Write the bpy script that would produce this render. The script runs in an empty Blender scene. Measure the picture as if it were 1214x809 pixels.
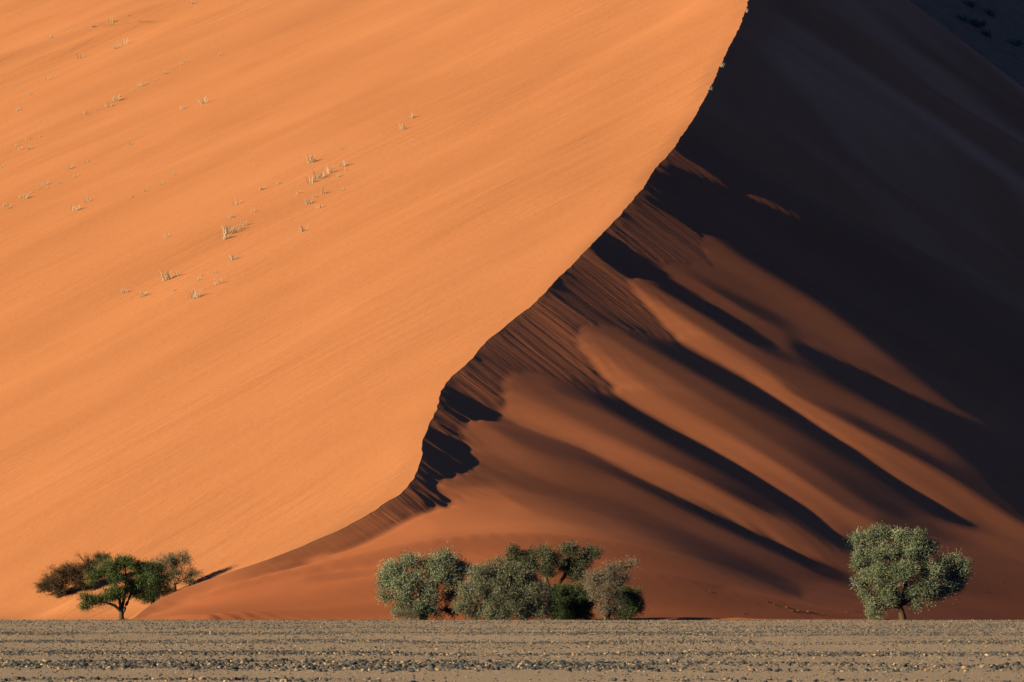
import bpy, math, random
import numpy as np

random.seed(7)
RNG = np.random.default_rng(11)
scene = bpy.context.scene
COL = scene.collection
R = math.radians

# ------------------------------------------------------------------ view and sun
F, CX, HY, HC = 4800.0, 607.0, 709.0, 1.6      # focal length in photo pixels, optical axis, horizon row, eye height
W0, H0 = 1214.0, 809.0
SUN_EL = R(15.0)
SD = np.array([0.862, 0.507]); SD /= np.linalg.norm(SD)   # the way the light travels over the ground
TE = math.tan(SUN_EL)

def at(px, py, Y):
    return ((px - CX) / F * Y, Y, HC + (HY - py) / F * Y)

# ------------------------------------------------------------------ noise
def lattice(seed, n=256):
    return np.random.default_rng(seed).random((n, n)) * 2 - 1

def vnoise(u, v, seed):
    """smooth value noise, vectorised, -1..1"""
    L = lattice(seed); n = L.shape[0]
    iu = np.floor(u).astype(int); iv = np.floor(v).astype(int)
    fu = u - iu; fv = v - iv
    fu = fu ** 3 * (fu * (fu * 6 - 15) + 10); fv = fv ** 3 * (fv * (fv * 6 - 15) + 10)
    a = L[iu % n, iv % n]; b = L[(iu + 1) % n, iv % n]
    c = L[iu % n, (iv + 1) % n]; d = L[(iu + 1) % n, (iv + 1) % n]
    return (a * (1 - fu) + b * fu) * (1 - fv) + (c * (1 - fu) + d * fu) * fv

def fbm(u, v, seed, octv=4, gain=.5):
    s = 0; a = 1.0; t = 0
    for k in range(octv):
        s = s + a * vnoise(u * 2 ** k + 17.3 * k, v * 2 ** k + 9.1 * k, seed + k); t += a; a *= gain
    return s / t

def smax(a, b, k):
    h = np.clip(.5 + .5 * (a - b) / k, 0, 1)
    return b * (1 - h) + a * h + k * h * (1 - h)

def smooth01(t):
    t = np.clip(t, 0, 1); return t * t * (3 - 2 * t)

# ------------------------------------------------------------------ the dune: its crest line
CREST = [(155,735),(168,721),(195,707),(222,696),(240,689.5),(277,677),(314,665),(351,651),(388,635),(425,617),(462,594),(477,586),
 (487,572),(495,558),(500,543),(502,519),(507,504),(519.5,484),(521,467),(527,455),(554,430),(564,420),(580,401.6),(605,382),(637,357),
 (659,331),(680,313),(702,289),(742,247),(764,222),(771,207),(794,182.5),(807,163),(829,130),(842,104),(858,70),(875,37),(888,0),(902,-45)]
KC = 0.3535
def crest_Y(py): return (KC * 305 + HC) / (KC - (HY - py) / F)
def crest_arrays():
    pts = np.array(CREST, float)
    Y = crest_Y(pts[:, 1]); X = (pts[:, 0] - CX) / F * Y
    yy = np.arange(270, 960, .2)
    xx = np.interp(yy, Y, X)
    top = Y[-1]
    past = yy > top
    t = yy[past] - top; b = np.maximum(t - 50, 0)
    xx[past] = X[-1] + .22 * t - np.where(b < 25, b * b / 50 * .72, .72 * (b - 12.5))
    k = np.exp(-.5 * (np.arange(-12, 13) * .2 / .55) ** 2); k /= k.sum()
    xx = np.convolve(np.pad(xx, 12, mode='edge'), k, 'valid')
    zz = np.maximum(KC * (yy - 305), 0)
    zz = np.where(yy < 309, 0.0, zz)
    b = smooth01((yy - 302) / 8)
    zz = b * KC * np.maximum(yy - 305, 0)
    pl = left_plane(xx, yy)
    zz = np.where(yy > top + 40, np.interp(top + 40, yy, zz) + pl - np.interp(top + 40, yy, pl), zz)
    return yy, xx, zz
def left_plane(x, y):
    return 27.2 + .25 * (x + .56) + .301 * (y - 382)
YY, XX, ZZ = crest_arrays()
def xc(y): return np.interp(y, YY, XX)
def zc(y): return np.interp(y, YY, ZZ)
_dx = np.gradient(XX, YY)
def xcp(y): return np.interp(y, YY, _dx)

# ------------------------------------------------------------------ the sand relief right of the crest:
# how far each stretch of sand leans towards the low sun (0: turned away), along lines followed down the spurs
SP = []; AP = []
def line(dst, *p):
    for a, b in zip(p[:-1], p[1:]):
        n = max(1, int(math.hypot(b[0] - a[0], b[1] - a[1]) / 9))
        for k in range(n):
            t = k / n; dst.append(tuple(a[i] + (b[i] - a[i]) * t for i in range(3)))
    dst.append(p[-1])
def edge(below, above, *p, off=4):
    q = [(x, y + off, b) for (x, y, *_), b in zip(p, np.interp(np.linspace(0, 1, len(p)), np.linspace(0, 1, len(below)), below))]
    line(SP, *q)
    q = [(x, y - off - 1, b) for (x, y, *_), b in zip(p, np.interp(np.linspace(0, 1, len(p)), np.linspace(0, 1, len(above)), above))]
    line(SP, *q)
def S(*p): line(SP, *p)
def A(*p): line(AP, *p)
# first spur (nearest head) and the sand below it
S((561,506,.17),(591,531,.17),(628,551,.15),(678,572,.105),(734,576,.09),(808,613,.06),(882,648,.05),(944,673,.04))
S((554,526,.16),(566,545,.13),(600,560,.11)); S((552,506,.13),(549,530,.13))
S((598,501,.08),(616,516,.06),(690,541,.04),(734,561,.025),(833,606,0),(907,641,0),(944,658,0),(985,676,.02))
S((575,552,.07),(628,576,.08),(702,592,.065),(764,615,.045),(808,638,.035),(870,668,.028),(907,681,.028),(940,703,.035))
edge((.07,.03,0,0),(.2,.21,.19,.13),(618,506),(690,531),(759,567),(833,601),(907,636),(956,660))
S((597,470,.17),(606,483,.21),(640,501,.23),(690,519,.23),(752,546,.22),(808,566,.2),(882,608,.15),(944,643,.1),(985,660,.06))
S((602,452,.11),(622,443,.06),(640,455,.085),(680,480,.095),(740,512,.09),(800,545,.055),(850,570,.03),(900,598,.015))
S((653,464,.05),(690,468,.03),(715,474,0),(752,494,0),(783,512,0),(858,551,0),(919,588,0),(956,613,0),(1000,640,.0),(1020,655,.02))
edge((0,0,0,0),(.24,.23,.2,.1),(734,470),(759,487),(833,527),(882,556),(956,603),(995,638))
# second
S((690,394,.14),(688,406,.19),(703,426,.24),(753,468,.26),(827,508,.24),(858,522,.22),(919,556,.2),(976,593,.15),(1013,618,.12),(1060,650,.06))
S((698,389,.07),(720,388,.05),(740,404,.06),(773,424,.06),(827,456,.06),(876,486,.06),(920,515,.05),(963,540,.03),(1013,575,.02),(1062,608,.02))
S((712,402,.12),(745,425,.135),(790,458,.135),(850,494,.115),(910,533,.085),(965,570,.06),(1010,600,.045))
S((753,397,.02),(790,414,0),(827,434,0),(876,461,0),(939,492,0),(988,524,0),(1037,553,0),(1087,588,0),(1120,611,.0))
edge((0,0,0,0),(.26,.22,.17,.1),(805,406),(879,446),(953,495),(1013,534),(1062,568),(1112,598),(1131,611))
# third
S((744,333,.15),(750,342,.22),(766,358,.25),(805,386,.27),(854,421,.24),(903,448,.22),(953,480,.19),(1037,529,.15),(1099,558,.13),(1149,593,.12),(1198,623,.1),(1230,640,.08))
S((752,331,.1),(775,345,.10),(810,366,.085),(850,390,.07),(890,415,.065),(916,433,.055),(953,460,.055),(1013,482,.06),(1062,509,.06),(1112,536,.045),(1144,556,.02))
S((940,464,.07),(980,483,.04),(1013,499,.02),(1062,524,.015),(1107,549,.01),(1140,566,.02),(1180,592,.02),(1212,614,.02))
S((761,331,.06),(786,341,0),(818,358,0),(854,381,0),(891,404,0),(908,411,.01))
edge((0,0,0),(.08,.08,.06),(786,331),(829,352),(879,384),(905,400),off=3)
S((923,409,.05)); S((953,416,0),(990,438,0),(1027,463,0),(1062,480,0),(1112,504,0),(1149,531,0),(1186,573,0),(1212,606,0))
S((1130,500,0),(1180,535,0),(1214,570,0))
edge((0,0,0),(.06,.06,.03),(965,414),(1027,441),(1062,462),(1112,484),(1141,497),off=3)
# fourth, fifth, sixth
S((786,318,.07),(808,328,.08),(853,353,.085),(891,381,.07),(918,396,.06))
S((806,317,.055),(833,333,.035),(865,353,.015),(903,371,.01),(933,384,.025),(953,391,.05),(990,409,.05))
S((833,279,.06),(845,290,.065),(853,303,.07),(902,333,.07),(953,364,.07),(1002,399,.06),(1039,431,.05),(1087,465,.05),(1124,487,.03))
S((830,318,.06),(880,345,.05),(930,368,.06),(980,395,.06),(1030,436,.06))
S((850,279,.02),(865,282,.0),(902,306,0),(953,334,0),(1002,364,0),(1052,404,0),(1076,423,0),(1120,455,0),(1140,480,0))
S((880,262,0),(930,290,0),(980,320,0),(1050,365,0),(1120,415,0),(1150,440,0))
S((882,232,.09),(900,238,.09),(927,251,.08),(950,263,.06),(959,268,.04))
S((895,228,.0),(930,240,0),(965,262,0),(1000,285,0)); S((870,242,0),(900,254,0),(930,264,0),(960,276,0))
S((1149,467,.01),(1186,484,.018),(1212,502,.018)); S((1149,452,0),(1186,466,0),(1214,484,0)); S((1160,484,0),(1214,518,0))
for yy_ in (20, 80, 140, 200):
    S((900, yy_ + 10, 0), (1000, yy_ + 40, 0), (1100, yy_ + 80, 0), (1214, yy_ + 130, 0))
S((1000,250,0),(1100,300,0),(1214,370,0)); S((1050,320,0),(1130,370,0),(1214,430,0))
# toe of the dune
S((520,584,.2),(554,590,.27),(591,590,.24)); S((517,608,.35),(542,603,.32),(575,603,.27),(604,598,.27)); S((512,590,.18),(533,575,.14),(566,566,.09))
S((610,590,.17),(660,600,.13),(700,615,.1)); S((540,625,.32),(600,625,.28),(650,625,.22),(700,640,.16),(760,660,.11),(850,695,.07))
S((430,650,.42),(480,628,.4),(500,620,.38)); S((300,696,.44),(350,684,.43),(400,668,.42),(440,652,.42))
S((230,712,.5),(270,702,.46)); S((375,676,.45),(400,673,.43)); S((370,683,.33),(410,680,.33),(440,683,.35))
S((200,728,.46),(260,728,.4),(350,720,.37),(430,728,.32),(520,728,.29),(600,728,.26),(680,728,.19),(760,728,.14),(850,725,.11),(950,725,.09),(1050,722,.08),(1150,722,.07),(1214,722,.065))
S((350,700,.39),(440,690,.36),(540,680,.32),(620,670,.27),(680,670,.2),(750,690,.14),(850,708,.1),(940,715,.08),(1000,705,.07))
S((1010,670,.06),(1060,660,.06),(1120,655,.055),(1180,665,.06),(1214,675,.06)); S((1060,625,.03),(1110,628,.03),(1140,630,.06),(1180,645,.085),(1214,655,.08))
S((1080,690,.06),(1150,690,.05),(1214,700,.06))
# slip face under the crest
A((300,678,.3),(340,662,.24),(400,640,.2),(440,625,.19),(470,610,.13),(482,600,.07),(492,590,.06)); A((280,686,.36),(262,690,.42)); A((420,645,.19),(460,622,.16),(500,605,.05))
A((495,570,.05),(490,585,.06),(505,595,.02),(524,594,0)); A((505,575,.01),(520,585,.0))
A((513,500,.045),(530,508,.045),(545,520,.03)); A((520,490,.04),(548,503,.04))
A((527,460,.045),(542,469,.05),(566,478,.065),(591,482,.07)); A((545,450,.055),(566,460,.065),(585,470,.07)); A((556,437,.05),(580,445,.06),(592,452,.05))
A((575,418,.04),(599,435,.035),(610,440,.04)); A((590,400,.05),(629,415,.06),(666,441,.05),(700,452,.04),(728,460,.05))
A((615,380,.06),(650,402,.08),(690,438,.085),(728,459,.075)); A((644,364,.1),(674,394,.1),(686,418,.1),(700,434,.1)); A((650,354,.06),(676,378,.06),(690,388,.04))
A((660,342,.015),(698,368,.015),(735,386,.01),(765,394,.02)); A((672,328,.03),(700,350,.035),(753,378,.05),(790,398,.05)); A((690,312,.06),(728,342,.07),(770,372,.075),(800,400,.07)); A((703,304,.09),(729,328,.085),(745,342,.1),(770,368,.1))
A((722,280,.04),(745,296,.045),(781,320,.045)); A((735,262,.04),(770,285,.045),(800,308,.045)); A((752,245,.035),(790,268,.04),(825,300,.045),(840,314,.04)); A((765,240,.03),(800,262,.03),(828,278,.03))
A((796,188,.03),(830,208,.035),(870,232,.035)); A((793,196,.02),(830,214,.03))
APRON = [(150,740),(262,693),(300,685),(350,673),(400,655),(440,640),(470,622),(500,607),(529,600),(534,592),(520,582),(512,576),(530,563),(549,555),(557,547),(552,537),(546,526),
 (548,515),(552,500),(565,496),(585,491),(597,483),(595,460),(603,448),(620,438),(640,440),(665,450),(700,455),(734,464),(715,445),(700,428),(686,412),(682,398),(690,389),
 (705,385),(725,386),(745,391),(775,398),(810,407),(790,388),(770,365),(752,346),(742,335),(748,329),(765,328),(779,326),(781,319),(790,311),(800,309),(815,314),(820,306),
 (843,316),(835,295),(830,280),(845,272),(878,240),(882,229),(850,205),(805,178),(920,-60),(700,-60),(400,300),(100,700)]
DARK = [[(515,464),(523,462),(554,472),(585,490),(565,496),(554,497),(550,500),(521,484),(510,484)],
 [(498,509),(505,509),(545,526),(556,547),(549,555),(530,563),(512,576),(496,561),(490,545)],
 [(695,291),(702,289),(717,276),(742,296),(779,326),(765,328),(742,328),(722,316),(707,301)],
 [(755,232),(771,205),(790,196),(830,216),(878,238),(927,257),(960,272),(1000,300),(960,300),(865,276),(828,276),(795,255),(759,236)],
 [(800,178),(830,196),(878,228),(900,226),(960,250),(1100,330),(1250,420),(1250,-400),(880,-400)]]

def in_poly(px, py, poly):
    c = np.zeros(px.shape, bool); n = len(poly)
    for i in range(n):
        x1, y1 = poly[i]; x2, y2 = poly[(i + 1) % n]
        if y1 == y2: continue
        m = ((y1 > py) != (y2 > py)) & (px < (x2 - x1) * (py - y1) / (y2 - y1) + x1)
        c ^= m
    return c
def idw(px, py, P, ang, stretch):
    P = np.array(P); c, s = math.cos(ang), math.sin(ang)
    pa = (P[:, 0] * c + P[:, 1] * s) / stretch; pb = -P[:, 0] * s + P[:, 1] * c
    qa = (px * c + py * s) / stretch; qb = -px * s + py * c
    out = np.empty(px.size)
    qa = qa.ravel(); qb = qb.ravel()
    for i in range(0, px.size, 4000):
        d2 = (qa[i:i+4000, None] - pa) ** 2 + (qb[i:i+4000, None] - pb) ** 2
        w = 1 / (d2 + 5) ** 2
        out[i:i+4000] = (w * P[:, 2]).sum(1) / w.sum(1)
    return out.reshape(px.shape)
def lean_map():
    turn = lambda P: [(x, y, b - .022 * (1 - b / .04 if b < .04 else 0)) for x, y, b in P]
    gx, gy = np.meshgrid(np.arange(130, 1260, 3.), np.arange(-240, 745, 3.))
    b = idw(gx, gy, turn(SP), R(27), 4.0)
    flat = idw(gx, gy, turn(SP), 0, 2.5)
    k = smooth01((gy - 600 - np.maximum(gx - 620, 0) * .25) / 40)      # down at the toe the relief runs level
    b = b * (1 - k) + flat * k
    ap = idw(gx, gy, AP, R(38), 3.0)
    m = in_poly(gx, gy, APRON)
    b = np.where(m, ap, b)
    b = np.where(b > 0, np.maximum(b - .010, 0) * np.where(m, .84 + .24 * smooth01((gy - 585) / 30), (.91 + .17 * smooth01((gy - 590) / 40))), b)
    for d in DARK: b = np.where(in_poly(gx, gy, d), -.06, b)
    return gx[0], gy[:, 0], b, m
def bil(xs, ys, Z, x, y):
    fx = np.clip((x - xs[0]) / (xs[1] - xs[0]), 0, len(xs) - 1.001); fy = np.clip((y - ys[0]) / (ys[1] - ys[0]), 0, len(ys) - 1.001)
    i = fx.astype(int); j = fy.astype(int); a = fx - i; b = fy - j
    return (Z[j, i] * (1 - a) + Z[j, i + 1] * a) * (1 - b) + (Z[j + 1, i] * (1 - a) + Z[j + 1, i + 1] * a) * b

def solve_right():
    h = .8
    ys = np.arange(296, 604, h); vs = np.arange(0, 148, h)
    V, Yg = np.meshgrid(vs, ys); X = xc(Yg) + V
    zcr = zc(ys)
    upper = smooth01((Yg - 430) / 80)
    base = zcr[:, None] - V * (.56 + .05 * upper)        # in crest-aligned axes
    base = 9.3 - .45 * (X + 6.6) + .464 * (Yg - 331)
    up_ = smooth01((Yg - 425) / 70)
    base = base * (1 - up_) + up_ * (zcr[:, None] - .58 * V - 1.4 * (1 - np.exp(-V / 8)))
    base += (.55 * fbm((Yg + .12 * V) / 17, V / 160, 601, 2)) * smooth01((Yg - 440) / 40) * smooth01(V / 16)
    near = np.exp(-V / 10)
    base = base * (1 - near) + (zcr[:, None] - .62 * V) * near
    toe = -.3 - .05 * np.clip(Yg - 306, 0, 70)
    z0 = smax(base, toe, 3.0)
    z0[:, 0] = zcr
    gx, gy, Bm, Am = lean_map()
    Em = Am.astype(float)
    for _ in range(2): Em = (Em + np.roll(Em, 1, 0) + np.roll(Em, -1, 0) + np.roll(Em, 1, 1) + np.roll(Em, -1, 1)) / 5
    Em = 4 * Em * (1 - Em)
    dxv = SD[0] - SD[1] * xcp(ys)[:, None]               # derivative along the light: dxv d/dv + dy d/dy
    dxc = .5 * (dxv[1:] + dxv[:-1]); dyl = SD[1]
    def D(z):
        zv = (z[:, 1:] - z[:, :-1]) / h; zv = .5 * (zv[1:] + zv[:-1])
        zy = (z[1:] - z[:-1]) / h; zy = .5 * (zy[:, 1:] + zy[:, :-1])
        return zv, zy
    def DT(a, b, shape):
        o = np.zeros(shape)
        t = .5 * a / h
        o[1:, 1:] += t; o[:-1, 1:] += t; o[1:, :-1] -= t; o[:-1, :-1] -= t
        t = .5 * b / h
        o[1:, 1:] += t; o[1:, :-1] += t; o[:-1, 1:] -= t; o[:-1, :-1] -= t
        return o
    LAM = .007; LIM = .0002
    low = smooth01((312 - Yg) / 10)
    mu = 4e-5 + .02 * low
    def LLT(p):
        o = np.zeros_like(p)
        a = (p[:, 2:] - 2 * p[:, 1:-1] + p[:, :-2]) * soft[:, 1:-1]
        o[:, 2:] += a; o[:, 1:-1] -= 2 * a; o[:, :-2] += a
        b = (p[2:] - 2 * p[1:-1] + p[:-2]) * soft[1:-1]
        o[2:] += b; o[1:-1] -= 2 * b; o[:-2] += b
        return o
    z = z0.copy()
    free = np.ones_like(z); free[:, 0] = 0
    ce, se = math.cos(SUN_EL), math.sin(SUN_EL)
    for outer in range(10):
        xm = .25 * (X[1:, 1:] + X[1:, :-1] + X[:-1, 1:] + X[:-1, :-1]); ym = .25 * (Yg[1:, 1:] + Yg[1:, :-1] + Yg[:-1, 1:] + Yg[:-1, :-1])
        zm = .25 * (z[1:, 1:] + z[1:, :-1] + z[:-1, 1:] + z[:-1, :-1])
        px = CX + F * xm / ym; py = HY - F * (zm - HC) / ym
        B = bil(gx, gy, Bm, px, py)
        em = bil(gx, gy, Em, CX + F * X / Yg, HY - F * (z - HC) / Yg); soft = 1 - .85 * np.clip(em, 0, 1)     # stay crisp where avalanche slope meets spur
        zv, zy = D(z)
        zx = zv; zyw = zy - .5 * (xcp(ys)[1:] + xcp(ys)[:-1])[:, None] * zv
        N = np.sqrt(1 + zx ** 2 + zyw ** 2); N = np.clip(N, 1, 1.35)
        m = (B * N - se) / ce
        slope = dxc * zv + dyl * zy
        dark = (B <= -.03) | ((B <= .004) & (ym > 440))
        m = np.where(dark, -TE - .035 - smooth01((ym - 435) / 40) * (.03 + .42 * np.maximum(.08 + fbm((-px * .454 + py * .891) / 60, (px * .891 + py * .454) / 700, 621, 3), 0)), m)
        w = np.where(dark & (slope < m), .3, 1.0)
        inside = (px > 130) & (px < 1235) & (py > -200) & (py < 738)
        w = w * np.where(inside, 1.0, .02)
        def op(p):
            a, b = D(p); r = w * (dxc * a + dyl * b)
            return free * (DT(dxc * r, dyl * r, p.shape) + LAM * LLT(p) + mu * p)
        zf = z * (1 - free)
        a, b = D(zf); r0 = w * (m - (dxc * a + dyl * b))
        rhs = free * (DT(dxc * r0, dyl * r0, z.shape) - LAM * LLT(zf) + mu * (z0))
        x = z * free; r = rhs - op(x); p = r.copy(); rs = (r * r).sum()
        for it in range(260):
            Ap = op(p); al = rs / ((p * Ap).sum() + 1e-20)
            x += al * p; r -= al * Ap; rn = (r * r).sum()
            if rn < 1e-9: break
            p = r + rn / rs * p; rs = rn
        z = x + zf
        zt = smax(z, -.3 - .05 * np.clip(Yg - 306, 0, 70), .4); zt[:, 0] = zcr
        z = zt
        err = np.abs(w * (slope - m))[inside].mean()
        print('relief', outer, 'err', round(float(err), 4), 'zmin', round(float(z.min()), 2))
    return ys, vs, z, (gx, gy, Bm, Am)

def up1(Z, n, axis):
    """Catmull-Rom resample: Z at fractional index array n along axis"""
    Z = np.moveaxis(Z, axis, 0); L = Z.shape[0]
    n = np.clip(n, 0, L - 1.0001); i = n.astype(int); t = (n - i).reshape((-1,) + (1,) * (Z.ndim - 1))
    Z = np.concatenate([2 * Z[:1] - Z[1:2], Z, 2 * Z[-1:] - Z[-2:-1]])
    g = lambda k: Z[np.clip(i + 1 + k, 0, L + 1)]
    p0, p1, p2, p3 = g(-1), g(0), g(1), g(2)
    o = p1 + .5 * t * (p2 - p0 + t * (2 * p0 - 5 * p1 + 4 * p2 - p3 + t * (3 * (p1 - p2) + p3 - p0)))
    return np.moveaxis(o, 0, axis)

# ------------------------------------------------------------------ mesh and naming helpers
def np_mesh(name, verts, faces, mat, smooth=True, parent=None, attrs=None, loc=None):
    """faces: (n,3) or (n,4) int array"""
    verts = np.asarray(verts, np.float32); faces = np.asarray(faces, np.int32)
    me = bpy.data.meshes.new(name)
    n, k = faces.shape
    me.vertices.add(len(verts)); me.vertices.foreach_set('co', verts.ravel())
    me.loops.add(n * k); me.loops.foreach_set('vertex_index', faces.ravel())
    me.polygons.add(n); me.polygons.foreach_set('loop_start', np.arange(0, n * k, k, dtype=np.int32))
    me.polygons.foreach_set('use_smooth', np.full(n, smooth))
    for an, av in (attrs or {}).items():
        a = me.attributes.new(an, 'FLOAT', 'POINT'); a.data.foreach_set('value', np.asarray(av, np.float32).ravel())
    me.update(calc_edges=True)
    for m in (mat if isinstance(mat, (list, tuple)) else [mat]): me.materials.append(m)
    o = bpy.data.objects.new(name, me); COL.objects.link(o)
    if parent is not None: o.parent = parent
    if loc is not None: o.location = loc
    return o
def tag(o, label=None, cat=None, group=None, kind=None):
    if label: o['label'] = label
    if cat: o['category'] = cat
    if group: o['group'] = group
    if kind: o['kind'] = kind
    return o
def empty(name, loc, label, cat, group=None):
    o = bpy.data.objects.new(name, None); o.empty_display_size = .3; COL.objects.link(o); o.location = loc
    return tag(o, label, cat, group)
def grid_faces(nr, nc):
    i = np.arange(nr * nc).reshape(nr, nc)
    return np.stack([i[:-1, :-1], i[:-1, 1:], i[1:, 1:], i[1:, :-1]], -1).reshape(-1, 4)

# ------------------------------------------------------------------ materials
class NT:
    def __init__(s, name):
        s.m = bpy.data.materials.new(name); s.m.use_nodes = True
        s.t = s.m.node_tree; s.b = s.t.nodes['Principled BSDF']; s.b.inputs['Roughness'].default_value = 1.0
        s.b.inputs['Specular IOR Level'].default_value = .1
    def n(s, typ, **kw):
        o = s.t.nodes.new(typ)
        for k, v in kw.items():
            if k in o.inputs: o.inputs[k].default_value = v
            else: setattr(o, k, v)
        return o
    def l(s, a, b): s.t.links.new(a, b)
    def ramp(s, fac, stops):
        r = s.n('ShaderNodeValToRGB'); e = r.color_ramp.elements
        while len(e) < len(stops): e.new(.5)
        for q, (p, c) in zip(e, stops): q.position = p; q.color = (*c, 1)
        s.l(fac, r.inputs[0]); return r.outputs[0]
    def noise(s, vec, scale, detail=4, rough=.55, scl=None, rot=None):
        if scl or rot:
            for nm, val in (('Rotation', rot), ('Scale', scl)):      # turn first, stretch second
                if val is None: continue
                mp = s.n('ShaderNodeMapping'); s.l(vec, mp.inputs['Vector']); mp.inputs[nm].default_value = val; vec = mp.outputs[0]
        q = s.n('ShaderNodeTexNoise', Scale=scale, Detail=detail, Roughness=rough); s.l(vec, q.inputs['Vector'])
        return q.outputs['Fac']
    def mix(s, fac, a, b, mode='MIX'):
        q = s.n('ShaderNodeMix', data_type='RGBA', blend_type=mode)
        for v, i in ((fac, 0), (a, 6), (b, 7)):
            if hasattr(v, 'links'): s.l(v, q.inputs[i])
            elif i == 0: q.inputs[0].default_value = v
            else: q.inputs[i].default_value = (*v, 1)
        return q.outputs[2]
    def math(s, op, a, b=0.0):
        q = s.n('ShaderNodeMath', operation=op)
        for v, i in ((a, 0), (b, 1)):
            if hasattr(v, 'links'): s.l(v, q.inputs[i])
            else: q.inputs[i].default_value = v
        return q.outputs[0]
    def bump(s, h, dist, strength=1.0, prev=None):
        q = s.n('ShaderNodeBump', Distance=dist, Strength=strength); s.l(h, q.inputs['Height'])
        if prev is not None: s.l(prev, q.inputs['Normal'])
        return q.outputs[0]

def sand_material():
    M = NT('red_dune_sand'); tc = M.n('ShaderNodeTexCoord').outputs['Object']
    streak = R(53)
    broad = M.noise(tc, .05, 3, .5, scl=(.35, 1.6, 1), rot=(0, 0, -streak))
    fine = M.noise(tc, 1.0, 5, .6, scl=(.05, .6, .3), rot=(0, 0, -streak))
    col = M.ramp(broad, [(.3, (.60, .242, .114)), (.5, (.64, .26, .124)), (.72, (.68, .282, .14))])
    col = M.mix(M.math('MULTIPLY', M.math('SUBTRACT', fine, .5), .35), col, (.74, .33, .175))
    at2_ = M.n('ShaderNodeAttribute', attribute_name='wind').outputs['Fac']
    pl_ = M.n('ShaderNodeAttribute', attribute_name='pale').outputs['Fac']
    col = M.mix(pl_, col, (.90, .39, .235))          # lighter colour painted in for sky light high on the lee side
    grain = M.noise(tc, 2.2, 3, .7)
    col = M.mix(M.math('MULTIPLY', grain, .12), col, (.50, .20, .10))
    red = M.n('ShaderNodeAttribute', attribute_name='red')
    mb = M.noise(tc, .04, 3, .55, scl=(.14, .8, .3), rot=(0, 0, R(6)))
    mineral_shade = M.ramp(mb, [(.36, (.58, .60, .70)), (.58, (1, 1, 1))])  # random dark mineral bands, also standing in for folds of tone in the shade
    col = M.mix(M.math('MULTIPLY', M.math('SUBTRACT', 1.0, at2_), .55), col, mineral_shade, 'MULTIPLY')
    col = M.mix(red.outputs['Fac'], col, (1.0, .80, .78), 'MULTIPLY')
    M.l(col, M.b.inputs['Base Color'])
    # wind streaks on the windward side, avalanche runs under the crest
    at1 = M.n('ShaderNodeAttribute', attribute_name='slip'); at2 = M.n('ShaderNodeAttribute', attribute_name='wind')
    st = M.noise(tc, .55, 5, .6, scl=(.07, 1.0, .2), rot=(0, 0, -streak))
    pat = M.ramp(M.noise(tc, .022, 3, .6, scl=(.6, 1.3, 1), rot=(0, 0, -streak)), [(.42, (.12, .12, .12)), (.66, (1.6, 1.6, 1.6))])
    h1 = M.math('MULTIPLY', M.math('MULTIPLY', st, pat), at2.outputs['Fac'])
    b1 = M.bump(h1, .2)
    rs = M.n('ShaderNodeAttribute', attribute_name='run_s'); rv = M.n('ShaderNodeAttribute', attribute_name='run_v')
    cb = M.n('ShaderNodeCombineXYZ'); M.l(rs.outputs['Fac'], cb.inputs[0]); M.l(rv.outputs['Fac'], cb.inputs[1])
    ln = M.noise(cb.outputs[0], 2.6, 3, .7, scl=(1, .03, 1)); brk = M.noise(cb.outputs[0], .3, 2, .5)
    b1 = M.bump(M.math('MULTIPLY', M.math('MULTIPLY', M.math('SUBTRACT', ln, .5), at1.outputs['Fac']), M.math('ADD', brk, .3)), .075, 1.0, b1)
    rip = M.noise(tc, 1.7, 4, .65, scl=(.5, 1.0, .5), rot=(0, 0, -streak))
    b2 = M.bump(M.math('MULTIPLY', rip, M.math('ADD', M.math('MULTIPLY', at2.outputs['Fac'], .9), .02)), .05, 1.0, b1)
    M.l(b2, M.b.inputs['Normal'])
    return M.m
SAND = sand_material()

# ------------------------------------------------------------------ the dune
ys_s, vs_s, z_s, LEAN = solve_right()

def right_height(x, y):
    v = np.maximum(x - xc(y), 0)
    fi = (np.clip(y, ys_s[0], ys_s[-1]) - ys_s[0]) / .8; fj = np.clip(v / .8, 0, len(vs_s) - 1.001)
    return bil(vs_s, ys_s, z_s, v, np.clip(y, ys_s[0], ys_s[-1]))
def left_height(x, y):
    c = xc(y); v = c - x
    pl = left_plane(x, y)
    # swells on the windward face, running with the wind
    u = x * .602 + y * .799; w = -x * .799 + y * .602
    far = smooth01(v / 14)
    pl = pl + far * (1.1 * fbm(u / 90, w / 26, 40, 3) + .10 * fbm(u / 30, w / 3.2, 50, 3))
    # a low ridge high up, with its lee in shade
    rx = w - (np.interp(u, [300, 420, 480, 640], [471, 474, 477, 490]))
    pl = pl + RIDGE(u, w)
    toe = -.35 + 0 * x
    z = smax(pl, toe, 1.4) + 1.15 * np.exp(-((y - 322.5 - .35 * (x + 34)) / 2.2) ** 2 - ((x + 33.8) / 3.2) ** 2)
    zl = smax(left_plane(c, y), -.35, 1.4)
    L = np.interp(y, [300, 306, 310, 315, 330, 400, 600], [.9, .9, 1.7, 3.6, 9, 22, 40])
    return z + (zc(y) - zl) * np.exp(-np.abs(v / L) ** 1.35)
def RIDGE(u, w):
    d = w - (RW0 - (u - RU0) * .25); k = np.exp(-((u - RU0) / 26) ** 4)
    return k * (1.3 * np.exp(-np.abs(d) / np.where(d > 0, 9.0, 2.2)) + .7 * np.exp(-np.abs(d + 11) / np.where(d + 11 > 0, 5.0, 1.6)) * (u < RU0 + 14))
RU0, RW0 = 476., 457.6

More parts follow.
